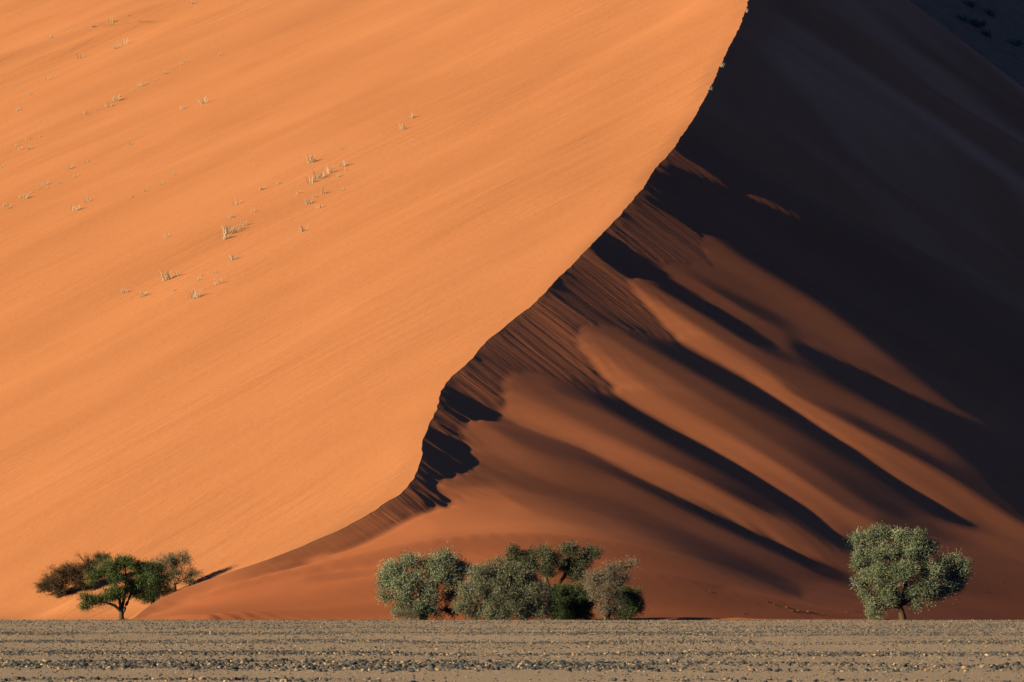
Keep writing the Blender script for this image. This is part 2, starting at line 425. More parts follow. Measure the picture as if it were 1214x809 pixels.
def build_dune():
    ry = np.concatenate([np.arange(284, 300, 1.0), np.arange(300, 345, .17), np.arange(345, 480, .22), np.arange(480, 602, .5), np.arange(602, 725, 1.0), np.arange(725, 905, 2.5)])
    lv = -np.concatenate([[0, .04, .1], np.arange(.2, 8, .2), np.arange(8, 30, .45), np.arange(30, 150, 1.0), np.arange(150, 215, 3.)])[::-1]
    rv = np.concatenate([[.04, .1], np.arange(.2, 40, .24), np.arange(40, 100, .45), np.arange(100, 147, 1.5)])
    v = np.concatenate([lv, rv]); nl = len(lv)
    V, Y = np.meshgrid(v, ry)
    X = xc(Y) + V
    Z = np.empty_like(X)
    Z[:, :nl] = left_height(X[:, :nl], Y[:, :nl])
    # right: smooth resample of the solved relief
    zr = up1(z_s, (ry - ys_s[0]) / .8, 0)
    zr = up1(zr, rv / .8, 1)
    Z[:, nl:] = zr
    Xr, Yr, Vr = X[:, nl:], Y[:, nl:], V[:, nl:]
    # the back of the dune, past the lip high on the right
    lip = 582.0 - 24 * np.exp(-Vr / 12)
    past = np.maximum(Yr - lip, 0)
    cols = up1(z_s, rv / .8, 1); fi = np.clip((lip[0] - ys_s[0]) / .8, 0, len(ys_s) - 1.001); i0 = fi.astype(int); jj = np.arange(len(rv))
    zl = (cols[i0, jj] * (1 - (fi - i0)) + cols[i0 + 1, jj] * (fi - i0))[None]
    back = zl + .42 * past - .03 * past ** 2 * (past < 20) - np.where(past >= 20, 12 + 1.2 * (past - 20), 0)
    crest_side = zc(Yr) - .66 * Vr
    Zb = np.where(Yr > 700, crest_side, np.maximum(back, np.minimum(crest_side, back + 40 * np.exp(-Vr / 6))))
    Z[:, nl:] = np.where(Yr > lip, Zb, Z[:, nl:])
    # photo position of each vertex: which sand is avalanche slope
    px = CX + F * X / np.maximum(Y, 1); py = HY - F * (Z - HC) / np.maximum(Y, 1)
    gx, gy, Bm, Am = LEAN
    slip = smooth01(bil(gx, gy, Am.astype(float), px, py)) * (.3 + .7 * smooth01((Y - 322) / 12)) * (V > .05) * (V < 45) * (Y < 500)
    # avalanche runs: notches in the crest drawn straight down the slip face
    s = Y + .42 * V
    run = .7 * fbm(s / 1.6, V / 30, 71, 2, .6) + .75 * vnoise(s / .6, V / 22 + .3 * s, 81) + .5 * vnoise(s / 2.9, V / 22, 83)
    amp = .014 + .034 * smooth01(.5 + fbm(s / 9, V / 30, 85, 2) * 1.6)
    Z = Z + slip * amp * run * smooth01(V / .8)
    # faint ripples over the shaded relief
    Z = Z - .004 * np.maximum(Y - 765, 0) ** 2          # the top rounds over
    Z = np.where(Y < 300, np.minimum(Z, -.12 - (300 - Y) * .03), Z)
    X = X + (.07 * vnoise(Y / 1.1, Y * 0, 641) + .11 * vnoise(Y / 3.1, Y * 0, 642)) * np.exp(-np.abs(V) / .9) * (Y > 318)     # nibbled crest edge
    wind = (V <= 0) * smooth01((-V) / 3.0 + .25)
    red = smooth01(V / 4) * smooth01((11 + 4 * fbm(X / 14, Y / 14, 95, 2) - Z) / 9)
    q = (Y + .12 * V) / 16
    pale = smooth01((Y - 445) / 50) * smooth01(V / 8) * smooth01(.25 + 1.3 * fbm(q, V / 90, 121, 3) + .55 * smooth01((Y - 535) / 35))  # sky light painted as lighter bands, strongest towards the lip
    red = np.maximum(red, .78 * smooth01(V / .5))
    return np.stack([X, Y, Z], -1).reshape(-1, 3), grid_faces(*X.shape), slip, wind, red, s, V, pale
dv, df, dslip, dwind, dred, drs, drv, dpale = build_dune()
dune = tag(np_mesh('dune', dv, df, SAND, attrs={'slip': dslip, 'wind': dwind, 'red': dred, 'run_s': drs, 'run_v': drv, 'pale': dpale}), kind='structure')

def far_dune():
    x = np.arange(46, 220, 2.); y = np.arange(618, 900, 2.)
    X, Y = np.meshgrid(x, y)
    Z = 97.7 - .60 * (X - 88.5) + .40 * (Y - 700) + .9 * fbm(X / 9, Y / 16, 33, 3) - .002 * np.maximum(Y - 760, 0) ** 2 
    H = NT('scrubby_slope'); tc = H.n('ShaderNodeTexCoord').outputs['Object']
    n = H.noise(tc, .5, 5, .7); H.l(H.ramp(n, [(.35, (.30, .17, .11)), (.65, (.46, .24, .15))]), H.b.inputs['Base Color'])
    H.l(H.bump(n, .8, .8), H.b.inputs['Normal'])
    return tag(np_mesh('hill', np.stack([X, Y, Z], -1).reshape(-1, 3), grid_faces(*X.shape), H.m), kind='structure')
far_dune()

# ------------------------------------------------------------------ light, sky, camera
def light_and_sky():
    w = bpy.data.worlds.new('World'); scene.world = w; w.use_nodes = True
    t = w.node_tree; bg = t.nodes['Background']
    sky = t.nodes.new('ShaderNodeTexSky'); sky.sky_type = 'NISHITA'; sky.sun_disc = False
    sky.sun_elevation = SUN_EL; sky.sun_rotation = math.atan2(-SD[0], -SD[1])
    sky.altitude = 3000; sky.air_density = .45; sky.dust_density = .0; sky.ozone_density = 5.6
    t.links.new(sky.outputs[0], bg.inputs[0]); bg.inputs[1].default_value = SKY_STRENGTH
    ld = bpy.data.lights.new('sun', 'SUN'); ld.energy = 5.0; ld.angle = R(.53); ld.color = (1.0, .80, .43)
    so = bpy.data.objects.new('sun', ld); COL.objects.link(so)
    from mathutils import Vector
    dirv = Vector((SD[0] * math.cos(SUN_EL), SD[1] * math.cos(SUN_EL), -math.sin(SUN_EL)))
    so.rotation_euler = dirv.to_track_quat('-Z', 'Y').to_euler(); so.location = (-60, -40, 60)
    cd = bpy.data.cameras.new('camera'); cd.sensor_width = 36; cd.lens = 36 * F / W0; cd.shift_y = (HY - H0 / 2) / W0
    cd.clip_start = 1; cd.clip_end = 9000
    co = bpy.data.objects.new('camera', cd); COL.objects.link(co); co.location = (0, 0, HC); co.rotation_euler = (R(90), 0, 0)
    scene.camera = co
    vs = scene.view_settings; vs.view_transform = 'Standard'; vs.look = 'None'; vs.exposure = EXPOSURE; vs.gamma = 1; vs.use_curve_mapping = False
scene.cycles.diffuse_bounces = 0
SKY_STRENGTH, EXPOSURE = .057, .45
light_and_sky()

# ------------------------------------------------------------------ the gravel plain
BANDS = [(74.0, 77.6, 1.0, .075), (86.0, 99.0, 1.0, .08), (106.5, 117.0, .95, .07), (135.0, 147.5, .6, .06), (165.0, 180.0, .55, .06)]
def band_w(x, y):
    wob = 1.6 * vnoise(x / 11, y / 30, 301) * (y / 90)
    w = 0 * y
    for a, b, s, h in BANDS:
        t = smooth01((y + wob - a) / ((b - a) * .18)) * smooth01((b - y - wob) / ((b - a) * .18))
        w = np.maximum(w, t * (.55 + .45 * (s > .5)))
    patch = smooth01(.85 + 1.1 * vnoise(x / 5.5, y / 9, 311))
    return w * patch
def ground_height(x, y):
    h = .04 * band_w(x, y) + .030 * fbm(x / 7, y / 9, 320, 3) + .015 * fbm(x / 1.1, y / 2.5, 330, 2)
    for a, b, s, hh in BANDS:
        h = h + .03 * np.exp(-((y - .5 * (a + b)) / (b - a)) ** 2)
    h = h * smooth01((292 - y) / 6) - smooth01((y - 290.5) / 6) * 1.2
    return h

def ground_material():
    M = NT('gravel_plain'); tc = M.n('ShaderNodeTexCoord').outputs['Object']
    a = M.noise(tc, .16, 4, .6, scl=(.5, .25, 1)); b = M.noise(tc, 1.5, 4, .7, scl=(1, .35, 1))
    c1 = M.ramp(a, [(.35, (.54, .405, .315)), (.6, (.65, .505, .40))])
    c2 = M.mix(M.math('MULTIPLY', b, .5), c1, (.46, .345, .27))
    g = M.noise(tc, 9, 3, .8)
    col = M.mix(M.math('MULTIPLY', g, .5), c2, (.65, .515, .42))
    M.l(col, M.b.inputs['Base Color'])
    b1 = M.bump(g, .12, 1.0); M.l(b1, M.b.inputs['Normal'])
    return M.m
GM = ground_material()
def build_ground():
    # one sheet: fine in the part seen close, wide enough to reach the horizon on every side
    x = np.concatenate([[-4000, -1500, -500, -200, -110], np.arange(-70, 70.1, .6), [110, 200, 500, 1500, 4000]])
    y = np.concatenate([[-1500, -400, -100, 0, 30, 50], np.arange(60, 130, .45), np.arange(130, 300, .8), [302, 330, 420, 620, 1000, 2000, 5000]])
    X, Y = np.meshgrid(x, y)
    Z = ground_height(X, Y)
    return tag(np_mesh('ground', np.stack([X, Y, Z], -1).reshape(-1, 3), grid_faces(*X.shape), GM), kind='structure')
build_ground()

def ico(sub):
    t = (1 + 5 ** .5) / 2
    v = np.array([(-1,t,0),(1,t,0),(-1,-t,0),(1,-t,0),(0,-1,t),(0,1,t),(0,-1,-t),(0,1,-t),(t,0,-1),(t,0,1),(-t,0,-1),(-t,0,1)], float)
    f = [(0,11,5),(0,5,1),(0,1,7),(0,7,10),(0,10,11),(1,5,9),(5,11,4),(11,10,2),(10,7,6),(7,1,8),(3,9,4),(3,4,2),(3,2,6),(3,6,8),(3,8,9),(4,9,5),(2,4,11),(6,2,10),(8,6,7),(9,8,1)]
    v /= np.linalg.norm(v, axis=1)[:, None]; v = list(map(tuple, v))
    for _ in range(sub):
        mid = {}; nf = []
        def m(a, b):
            k = (min(a, b), max(a, b))
            if k not in mid:
                p = np.array(v[a]) + np.array(v[b]); p /= np.linalg.norm(p); v.append(tuple(p)); mid[k] = len(v) - 1
            return mid[k]
        for a, b, c in f:
            ab, bc, ca = m(a, b), m(b, c), m(c, a); nf += [(a, ab, ca), (b, bc, ab), (c, ca, bc), (ab, bc, ca)]
        f = nf
    return np.array(v), np.array(f)
def stone_shape(rng, sub):
    v, f = ico(sub)
    for _ in range(5 if sub else 2):       # broken, flattened facets
        n = rng.normal(size=3); n /= np.linalg.norm(n); c = rng.uniform(.45, .85)
        d = v @ n; v = v - np.outer(np.maximum(d - c, 0) * .9, n)
    v = v * (1 + .08 * rng.normal(size=(len(v), 1)))
    return v * np.array([rng.uniform(.8, 1.25), rng.uniform(.7, 1.1), rng.uniform(.5, .8)]), f

def stone_mat(name, ramp):
    M = NT(name)
    oi = M.n('ShaderNodeAttribute', attribute_name='tone')
    tc = M.n('ShaderNodeTexCoord').outputs['Object']
    c = M.ramp(oi.outputs['Fac'], ramp)
    nz = M.noise(tc, 14, 4, .7)
    M.l(M.mix(M.math('MULTIPLY', nz, .2), c, (.30, .23, .19)), M.b.inputs['Base Color'])
    M.b.inputs['Roughness'].default_value = .75; M.b.inputs['Specular IOR Level'].default_value = .3
    M.l(M.bump(nz, .02, .6), M.b.inputs['Normal'])
    return M.m
STONE_RAMP = [(0, (.030, .038, .055)), (.22, (.06, .075, .10)), (.38, (.12, .125, .135)), (.5, (.22, .17, .13)), (.66, (.46, .345, .27)), (.82, (.50, .36, .22)), (.94, (.50, .28, .17)), (1, (.70, .64, .56))]
STM = stone_mat('field_stone', STONE_RAMP)

def build_stones():
    rng = np.random.default_rng(5)
    xs = []; ys = []; rs = []
    def put(n, y0, y1, r0, r1, keep):
        y = rng.uniform(y0, y1, n); hw = y * .127 + 5
        x = rng.uniform(-1, 1, n) * hw
        r = r0 + (r1 - r0) * rng.random(n) ** 2.4
        k = rng.random(n) < keep(x, y)
        xs.append(x[k]); ys.append(y[k]); rs.append(r[k])
    for a, b, s, h in BANDS:
        hw = (a + b) / 2 * .127 + 5
        area = 2 * hw * (b - a)
        put(int(area * (15 if s > .9 else 13 if s > .5 else 9)), a - 1, b + 1, .028, h, lambda x, y: band_w(x, y))
        put(int(area * 26), a - 1, b + 1, .012, .035, lambda x, y: band_w(x, y))
    put(14000, 72, 130, .008, .034, lambda x, y: .5 + .4 * vnoise(x / 2, y / 8, 360))
    put(24000, 100, 190, .015, .048, lambda x, y: .25 + .5 * smooth01(.5 + vnoise(x / 6, y / 14, 351)))
    put(42000, 180, 291, .018, .062, lambda x, y: .35 + .5 * smooth01(.5 + vnoise(x / 9, y / 20, 352)))
    put(2200, 283, 291, .03, .075, lambda x, y: .6 + 0 * x)
    x = np.concatenate(xs); y = np.concatenate(ys); r = np.concatenate(rs)
    z = ground_height(x, y) + r * .22
    tone = rng.random(len(x)); cold = rng.random(len(x)) < .74 + .12 * (r > .045)
    tone = np.where(cold, tone * .42, .42 + tone * .58); tone = np.where((tone > .96) & (rng.random(len(x)) < .5), .7, tone)
    size = r / y * F
    px = CX + F * x / y; seen = (px > 4) & (px < 1210) & (y > 77.5)
    order = np.argsort(-np.where(seen, size, 0))
    big = order[:300]; isbig = np.zeros(len(x), bool); isbig[big] = True
    shapes = [stone_shape(rng, 2) for _ in range(14)]; small = [stone_shape(rng, 1) for _ in range(24)]
    # everything smaller: one bed of gravel nobody could count
    V = []; Fc = []; T = []; off = 0
    for i in np.nonzero(~isbig)[0]:
        v, f = small[rng.integers(24)]; a = rng.uniform(0, 6.283); c, s = math.cos(a), math.sin(a)
        w = np.stack([v[:, 0] * c - v[:, 1] * s, v[:, 0] * s + v[:, 1] * c, v[:, 2]], 1) * r[i] + (x[i], y[i], z[i])
        V.append(w); Fc.append(f + off); T.append(np.full(len(v), tone[i])); off += len(v)
    g = np_mesh('gravel', np.concatenate(V), np.concatenate(Fc), STM, smooth=False, attrs={'tone': np.concatenate(T)})
    tag(g, 'small mixed grey and tan gravel scattered over the sandy plain', 'gravel', kind='stuff')
    # the 300 that show largest, each a stone of its own
    meshes = {}
    for i in big:
        k = int(rng.integers(14)); t = int(np.clip(tone[i] * 12, 0, 11))
        if (k, t) not in meshes:
            v, f = shapes[k]
            o = np_mesh('stone', v, f, STM, smooth=False, attrs={'tone': np.full(len(v), (t + .5) / 12)})
            meshes[(k, t)] = o.data
        else:
            o = bpy.data.objects.new('stone', meshes[(k, t)]); COL.objects.link(o)
        o.location = (x[i], y[i], z[i]); o.scale = (r[i],) * 3; o.rotation_euler = (rng.uniform(-.3, .3), rng.uniform(-.3, .3), rng.uniform(0, 6.28))
        tt = (t + .5) / 12
        colr = 'dark blue grey' if tt < .27 else 'mid grey' if tt < .42 else 'dull brown' if tt < .56 else 'pale tan' if tt < .95 else 'whitish'
        where = 'in the broad dense gravel band nearest the camera' if y[i] < 102 else 'in the second thinner gravel band' if y[i] < 126 else 'farther out on the gravel plain'
        if y[i] < 81: where = 'on bare sand before the nearest gravel band'
        tag(o, f'larger {colr} stone lying {where}', 'stone', f'{colr} larger stones {where}')
build_stones()

# ------------------------------------------------------------------ vegetation
def leaf_mat(name, lo, mid, hi, trans=.06):
    M = NT(name); a = M.n('ShaderNodeAttribute', attribute_name='tone')
    c = M.ramp(a.outputs['Fac'], [(0, lo), (.5, mid), (1, hi)])
    M.l(c, M.b.inputs['Base Color']); M.b.inputs['Roughness'].default_value = .8
    if trans:
        tr = M.n('ShaderNodeBsdfTranslucent'); M.l(c, tr.inputs['Color'])
        mx = M.n('ShaderNodeMixShader'); mx.inputs[0].default_value = trans
        M.l(M.b.outputs[0], mx.inputs[1]); M.l(tr.outputs[0], mx.inputs[2])
        M.l(mx.outputs[0], M.t.nodes['Material Output'].inputs['Surface'])
    return M.m
def bark_mat(name, c1, c2):
    M = NT(name); tc = M.n('ShaderNodeTexCoord').outputs['Object']
    n = M.noise(tc, 5, 5, .7, scl=(3, 3, .6)); M.l(M.ramp(n, [(.3, c1), (.7, c2)]), M.b.inputs['Base Color'])
    M.l(M.bump(n, .05, .8), M.b.inputs['Normal']); return M.m
BARK = bark_mat('dark_bark', (.075, .05, .034), (.17, .115, .075)); BARKP = bark_mat('pale_bark', (.16, .12, .095), (.30, .24, .19))
BARKB = bark_mat('brown_bark', (.09, .05, .035), (.19, .11, .075))
BARKT = bark_mat('reddish_twig', (.12, .075, .055), (.24, .155, .115))
L_GREEN = leaf_mat('leaf_green', (.05, .085, .03), (.12, .175, .065), (.24, .30, .15))
L_GREY = leaf_mat('leaf_grey_green', (.07, .105, .06), (.27, .33, .225), (.62, .64, .52))
L_OLIVE = leaf_mat('leaf_olive', (.06, .075, .045), (.215, .235, .165), (.52, .51, .42))
L_DARK = leaf_mat('leaf_dark_green', (.04, .065, .032), (.085, .12, .06), (.17, .21, .12))
L_DRY = leaf_mat('leaf_dry_grey', (.17, .14, .11), (.27, .235, .19), (.38, .34, .28))
L_BROWN = leaf_mat('leaf_brown', (.085, .06, .035), (.13, .09, .055), (.19, .13, .08))
L_STRAW = leaf_mat('straw', (.74, .62, .44), (.82, .72, .55), (.88, .80, .66), .45)
L_RUST = leaf_mat('leaf_rust', (.14, .055, .03), (.20, .085, .045), (.27, .12, .06))

class Tubes:
    def __init__(s): s.v = []; s.f = []; s.n = 0
    def tube(s, pts, r0, r1, sides=6):
        pts = np.asarray(pts, float); n = len(pts)
        rad = np.linspace(r0, r1, n) if np.isscalar(r1) else r1
        t = np.gradient(pts, axis=0); t /= np.linalg.norm(t, axis=1)[:, None] + 1e-9
        ref = np.where(np.abs(t[:, 2:3]) > .9, np.array([[1., 0, 0]]), np.array([[0, 0, 1.]]))
        a = np.cross(t, ref); a /= np.linalg.norm(a, axis=1)[:, None] + 1e-9; b = np.cross(t, a)
        th = np.arange(sides) * 2 * math.pi / sides
        ring = pts[:, None] + rad[:, None, None] * (np.cos(th)[None, :, None] * a[:, None] + np.sin(th)[None, :, None] * b[:, None])
        s.v.append(ring.reshape(-1, 3)); i = np.arange(n * sides).reshape(n, sides); j = np.roll(i, -1, 1)
        s.f.append(np.stack([i[:-1], j[:-1], j[1:], i[1:]], -1).reshape(-1, 4) + s.n); s.n += n * sides
    def mesh(s, name, mat, parent): return np_mesh(name, np.concatenate(s.v), np.concatenate(s.f), mat, True, parent)

def curve(rng, a, b, n=7, sag=.0, wob=.12):
    a = np.array(a, float); b = np.array(b, float); t = np.linspace(0, 1, n)[:, None]; L = np.linalg.norm(b - a)
    p = a + (b - a) * t
    w = rng.normal(size=(n, 3)) * wob * L * .25; w = (np.cumsum(w, 0) - np.linspace(0, 1, n)[:, None] * w.sum(0)) * .6
    p = p + w; p[:, 2] += sag * L * np.sin(math.pi * t[:, 0]); p[0] = a; p[-1] = b
    return p

def sprigs(rng, C, per, spread, ln, wd, up=.25, outward=None):
    """little leaf sprays round each clump centre: thin, bent, turned every way"""
    per = int(per * 2.3); n = len(C) * per
    c = np.repeat(C, per, 0); o = rng.normal(size=(n, 3)) * spread
    p = c + o
    d = rng.normal(size=(n, 3)); 
    if outward is not None: d += np.repeat(outward, per, 0) * .9
    d += o / (spread + 1e-6) * .5; d[:, 2] += up
    d /= np.linalg.norm(d, axis=1)[:, None]
    s = np.cross(d, rng.normal(size=(n, 3)) * .45 + (0 if outward is None else np.repeat(outward, per, 0))); s /= np.linalg.norm(s, axis=1)[:, None]
    l = ln * 1.12 * rng.uniform(.5, 1.35, (n, 1)); w = .60 * wd * rng.uniform(.6, 1.3, (n, 1))
    nrm = np.cross(d, s) * l * .25
    v = np.stack([p - s * w * .3, p + s * w * .3, p + d * l * .55 + s * w * .5 + nrm, p + d * l - s * w * .15, p + d * l * .5 - s * w * .5 + nrm], 1)
    i = np.arange(n)[:, None] * 5
    f = np.concatenate([i + [0, 1, 2], i + [0, 2, 4], i + [4, 2, 3]], 0)
    return v.reshape(-1, 3), f, n

def lobes_points(rng, lobes, dens, hollow=.55):
    P = []; O = []; K = []
    for k, (c, r, dn) in enumerate(lobes):
        n = max(8, int(1.9 * dens * dn * (r[0] * r[2] + r[0] * r[1] + r[1] * r[2])))
        m = max(6, int(6 + 8 * r.mean())); e = rng.normal(size=(m, 3)); e[:, 2] = e[:, 2] * .9 + .15; e /= np.linalg.norm(e, axis=1)[:, None]
        sc = e * (.40 + .36 * rng.random((m, 1))); sr = rng.uniform(.30, .56, m)           # tufts on the limb ends, gaps between them
        q = rng.integers(m, size=n); d = rng.normal(size=(n, 3)); d[:, 2] += .25; d /= np.linalg.norm(d, axis=1)[:, None]
        rr = (hollow + (1 - hollow) * rng.random(n) ** .6) * (1 + .26 * rng.normal(size=n))
        loc = sc[q] + d * (sr[q] * rr)[:, None]
        P.append(c + loc * r); o = d * .7 + loc * .6; O.append(o / (np.linalg.norm(o, axis=1)[:, None] + 1e-6)); K.append(k * 31 + q)
    return np.concatenate(P), np.concatenate(O), np.concatenate(K)

def plant(name, base, Y, lobes, label, cat, leaf, bark, trunk_r=.16, fork=.22, dens=9, per=34, spread=.2, ln=.2, wd=.05, seed=1,
          twig_mat=None, twig_n=0, limbs=None, zbase=None, group=None, tone=(0, 1), hollow=.55, stems=1, depth=1.0, up=.25, lean=0):
    """a plant standing at photo column base[0], Y metres out; lobes of its crown given as (column, row, half width, half height[, depth offset, density])"""
    rng = np.random.default_rng(seed); m = Y / F
    bx, by = base
    zb = HC + (HY - by) / F * Y if zbase is None else zbase
    o = empty(name, ((bx - CX) * m, Y, zb), label, cat, group)
    Lb = []
    for q in lobes:
        cx, cy, rx, ry = q[:4]; dy = q[4] if len(q) > 4 else rng.uniform(-.35, .35) * rx * m * 1.6; dn = q[5] if len(q) > 5 else 1
        Lb.append((np.array([(cx - bx) * m, dy, HC + (HY - cy) * m - zb]), np.array([rx * m, (.55 * rx + .45 * ry) * m * depth, ry * m]), dn))
    P, O, K = lobes_points(rng, Lb, dens, hollow)
    keep = P[:, 2] > .12; P, O, K = P[keep], O[keep], K[keep]
    top = max(c[2] for c, r, d in Lb)
    tb = Tubes(); tw = Tubes()
    roots = []
    if stems == 1:
        fk = np.array([lean * top * fork, 0, top * fork])
        tb.tube(np.vstack([[(-.03, 0, -.5)], curve(rng, (0, 0, 0), fk, 5, 0, .1)]), trunk_r * 1.25, trunk_r * .85, 9)
        roots = [fk]
    else:
        for k in range(stems):
            a = rng.uniform(0, 6.283); q = np.array([math.cos(a) * .35, math.sin(a) * .35, top * fork * rng.uniform(.7, 1.2)])
            st = np.array([math.cos(a) * .1, math.sin(a) * .1, -.4]); tb.tube(curve(rng, st, q, 5, 0, .15), trunk_r, trunk_r * .75, 7); roots.append(q)
    if limbs:
        for path in limbs:
            pp = np.array([((x - bx) * m, dy, HC + (HY - y) * m - zb) for x, y, dy in path]); 
            q = np.concatenate([curve(rng, pp[i], pp[i + 1], 5, 0, .08)[:-1] for i in range(len(pp) - 1)] + [pp[-1:]])
            tb.tube(q, trunk_r * .8, trunk_r * .3, 7); roots.append(pp[len(pp) // 2]); roots.append(pp[-1])
    roots = np.array(roots)
    for k, (c, r, dn) in enumerate(Lb):
        a = roots[np.argmin(np.linalg.norm(roots - c, axis=1) + .3 * np.abs(roots[:, 2] - c[2]))]
        e = c + np.array([0, 0, -.25 * r[2]])
        q = curve(rng, a, e, 7, .08, .22); sz = min(1.0, .35 + .25 * r.max())
        tb.tube(q, trunk_r * .52 * sz, trunk_r * .2 * sz, 6)
        idx = np.nonzero(K // 31 == k)[0]; rng.shuffle(idx)
        for i in idx[:max(5, int(len(idx) * .34))]:
            s = q[rng.integers(3, 7)]; tb.tube(curve(rng, s, P[i], 5, .06, .3), trunk_r * .12 * sz + .006, .006, 4)
    if twig_n:
        for k in range(twig_n):
            i = rng.integers(len(P)); c, r, _ = Lb[K[i] // 31]
            s = c + (P[i] - c) * rng.uniform(.1, .55); e = P[i] + O[i] * rng.uniform(.1, .45) + rng.normal(size=3) * .12
            tw.tube(curve(rng, s, e, 4, .02, .35), .014, .006, 3)
    tb.mesh('trunk', bark, o)
    if tw.n: tw.mesh('twigs', twig_mat or bark, o)
    v, f, n = sprigs(rng, P, per, spread, ln, wd, up, O)
    per = int(per * 2.3); ct = rng.random(len(P)) * .45 + .55 * (.5 + .5 * np.sin(K * 2.4))          # clumps differ in colour
    t = np.clip(np.repeat(ct, per) * .55 + rng.random(n) ** 1.6 * .45, 0, 1) * (tone[1] - tone[0]) + tone[0]
    np_mesh('crown', v, f, leaf, False, o, {'tone': np.repeat(t, 5)})
    return o

def build_trees():
    plant('brown_bush', (70, 712), 327, [(60, 692, 17, 12, 0), (52, 698, 10, 9, .3), (82, 682, 22, 14, 0), (103, 670, 20, 11, .5), (120, 662, 11, 7, .6), (72, 700, 14, 8, -.3), (95, 690, 14, 8, 0)],
          'low brown twiggy bush leaning over the sunlit sand, leftmost of all', 'bush', L_BROWN, BARKB, .10, .12, dens=14, per=11, spread=.16, ln=.17, wd=.04, seed=3, twig_n=2300, twig_mat=BARKT, stems=6, hollow=.25)
    plant('acacia_tree', (144, 734), 312, [(126, 674, 15, 11, 0), (112, 683, 13, 9, -.3), (148, 670, 17, 10, 0), (163, 676, 13, 9, .4), (138, 686, 14, 9, -.5), (158, 690, 13, 9, .3), (170, 688, 11, 7, -.4), (134, 704, 14, 8, -.3), (101, 710, 9, 4.5, -.6), (118, 713, 10, 4.5, -.4), (104, 720, 5, 5, -.6), (112, 712, 9, 5, -.5), (126, 708, 10, 7, -.4), (160, 704, 9, 6, .6), (144, 700, 9, 7, 0)],
          'bright green acacia tree with forked dark trunk and open airy crown', 'tree', L_GREEN, BARK, .18, .13, dens=9, per=32, spread=.17, ln=.17, wd=.06, seed=4,
          limbs=[[(144, 726, 0), (136, 718, -.3), (126, 714, -.5), (108, 711, -.6)], [(144, 728, 0), (142, 712, 0), (136, 692, -.1), (128, 678, 0)], [(145, 728, 0), (151, 714, .2), (157, 698, .3), (165, 682, .3)], [(144, 727, 0), (147, 708, .3), (149, 690, .3), (149, 676, .1)]])
    plant('acacia_tree', (181, 716), 316, [(181, 674, 14, 10, 0), (190, 688, 14, 10, 0), (178, 696, 14, 11, .2), (170, 708, 10, 7, 0), (196, 700, 11, 6, .3), (172, 684, 9, 8, .4), (163, 700, 10, 8, .3), (186, 704, 12, 7, .1)],
          'dark green tree between the bright acacia and the grey twiggy tree', 'tree', L_DARK, BARK, .16, .2, dens=10, per=32, spread=.19, ln=.18, wd=.055, seed=5)
    plant('acacia_tree', (207, 701), 320, [(204, 668, 17, 13, 0), (218, 663, 11, 9, .2), (228, 681, 11, 7, .2), (222, 690, 11, 6, 0), (190, 674, 7, 9, 0), (208, 682, 13, 9, 0)],
          'grey brown half bare tree half buried behind the low sand ridge', 'tree', L_OLIVE, BARK, .15, .18, dens=9, per=17, spread=.18, ln=.16, wd=.04, seed=6, twig_n=520, twig_mat=BARKP, tone=(0, .8), hollow=.35)
    plant('thorn_bush', (503, 735), 299, [(468, 675, 18, 13, 0), (490, 667, 17, 10, 0), (512, 671, 15, 12, -.2), (527, 664, 17, 10, 0), (524, 684, 20, 14, -.2), (484, 690, 24, 15, -.5), (461, 692, 14, 14, 0), (455, 708, 9, 5, -.5), (478, 710, 17, 9, -.6), (508, 706, 19, 12, -.4), (496, 722, 17, 9, -.6), (478, 727, 12, 7, -.6), (512, 725, 14, 8, -.4), (548, 676, 13, 9, .8), (541, 692, 12, 11, .5), (532, 706, 11, 8, .6)],
          'broad grey green thorn bush, leftmost of the central clump, with airy ragged skirt', 'bush', L_GREY, BARK, .15, .2, dens=9, per=34, spread=.2, ln=.2, wd=.05, seed=7, twig_n=380, twig_mat=BARKP, stems=5)
    plant('thorn_bush', (585, 735), 297, [(575, 684, 21, 15, 0), (598, 677, 20, 12, 0), (617, 684, 19, 13, .2), (556, 700, 18, 13, -.2), (585, 702, 24, 16, -.5), (615, 705, 24, 17, -.3), (634, 702, 18, 18, .3), (550, 719, 13, 9, -.3), (575, 722, 21, 11, -.5), (608, 723, 24, 10, -.4), (636, 722, 15, 10, .2), (560, 728, 14, 7, -.5), (595, 729, 20, 7, -.7), (628, 729, 18, 7, -.3)],
          'dense grey olive bush in the middle of the clump, reaching down to the gravel', 'bush', L_OLIVE, BARKP, .12, .15, dens=10, per=32, spread=.2, ln=.21, wd=.045, seed=8, twig_n=700, twig_mat=BARKP, stems=7)
    plant('acacia_tree', (655, 733), 308, [(608, 657, 11, 7, 0), (615, 668, 15, 7, .2), (637, 657, 16, 8, 0), (653, 664, 17, 9, -.2), (673, 653, 15, 7, 0), (697, 657, 15, 6, 0), (690, 668, 15, 8, .3), (675, 672, 14, 8, .2), (684, 683, 13, 5, .4), (650, 676, 13, 6, -.2), (630, 672, 12, 7, 0)],
          'tall flat topped dark acacia rising behind the central bushes', 'tree', L_OLIVE, BARK, .24, .45, dens=13, per=32, spread=.18, ln=.18, wd=.055, seed=9, tone=(0, .55),
          limbs=[[(654, 712, 0), (650, 694, 0), (644, 676, 0), (634, 664, 0)], [(654, 708, 0), (664, 690, .2), (676, 674, .2), (692, 664, .2)]])
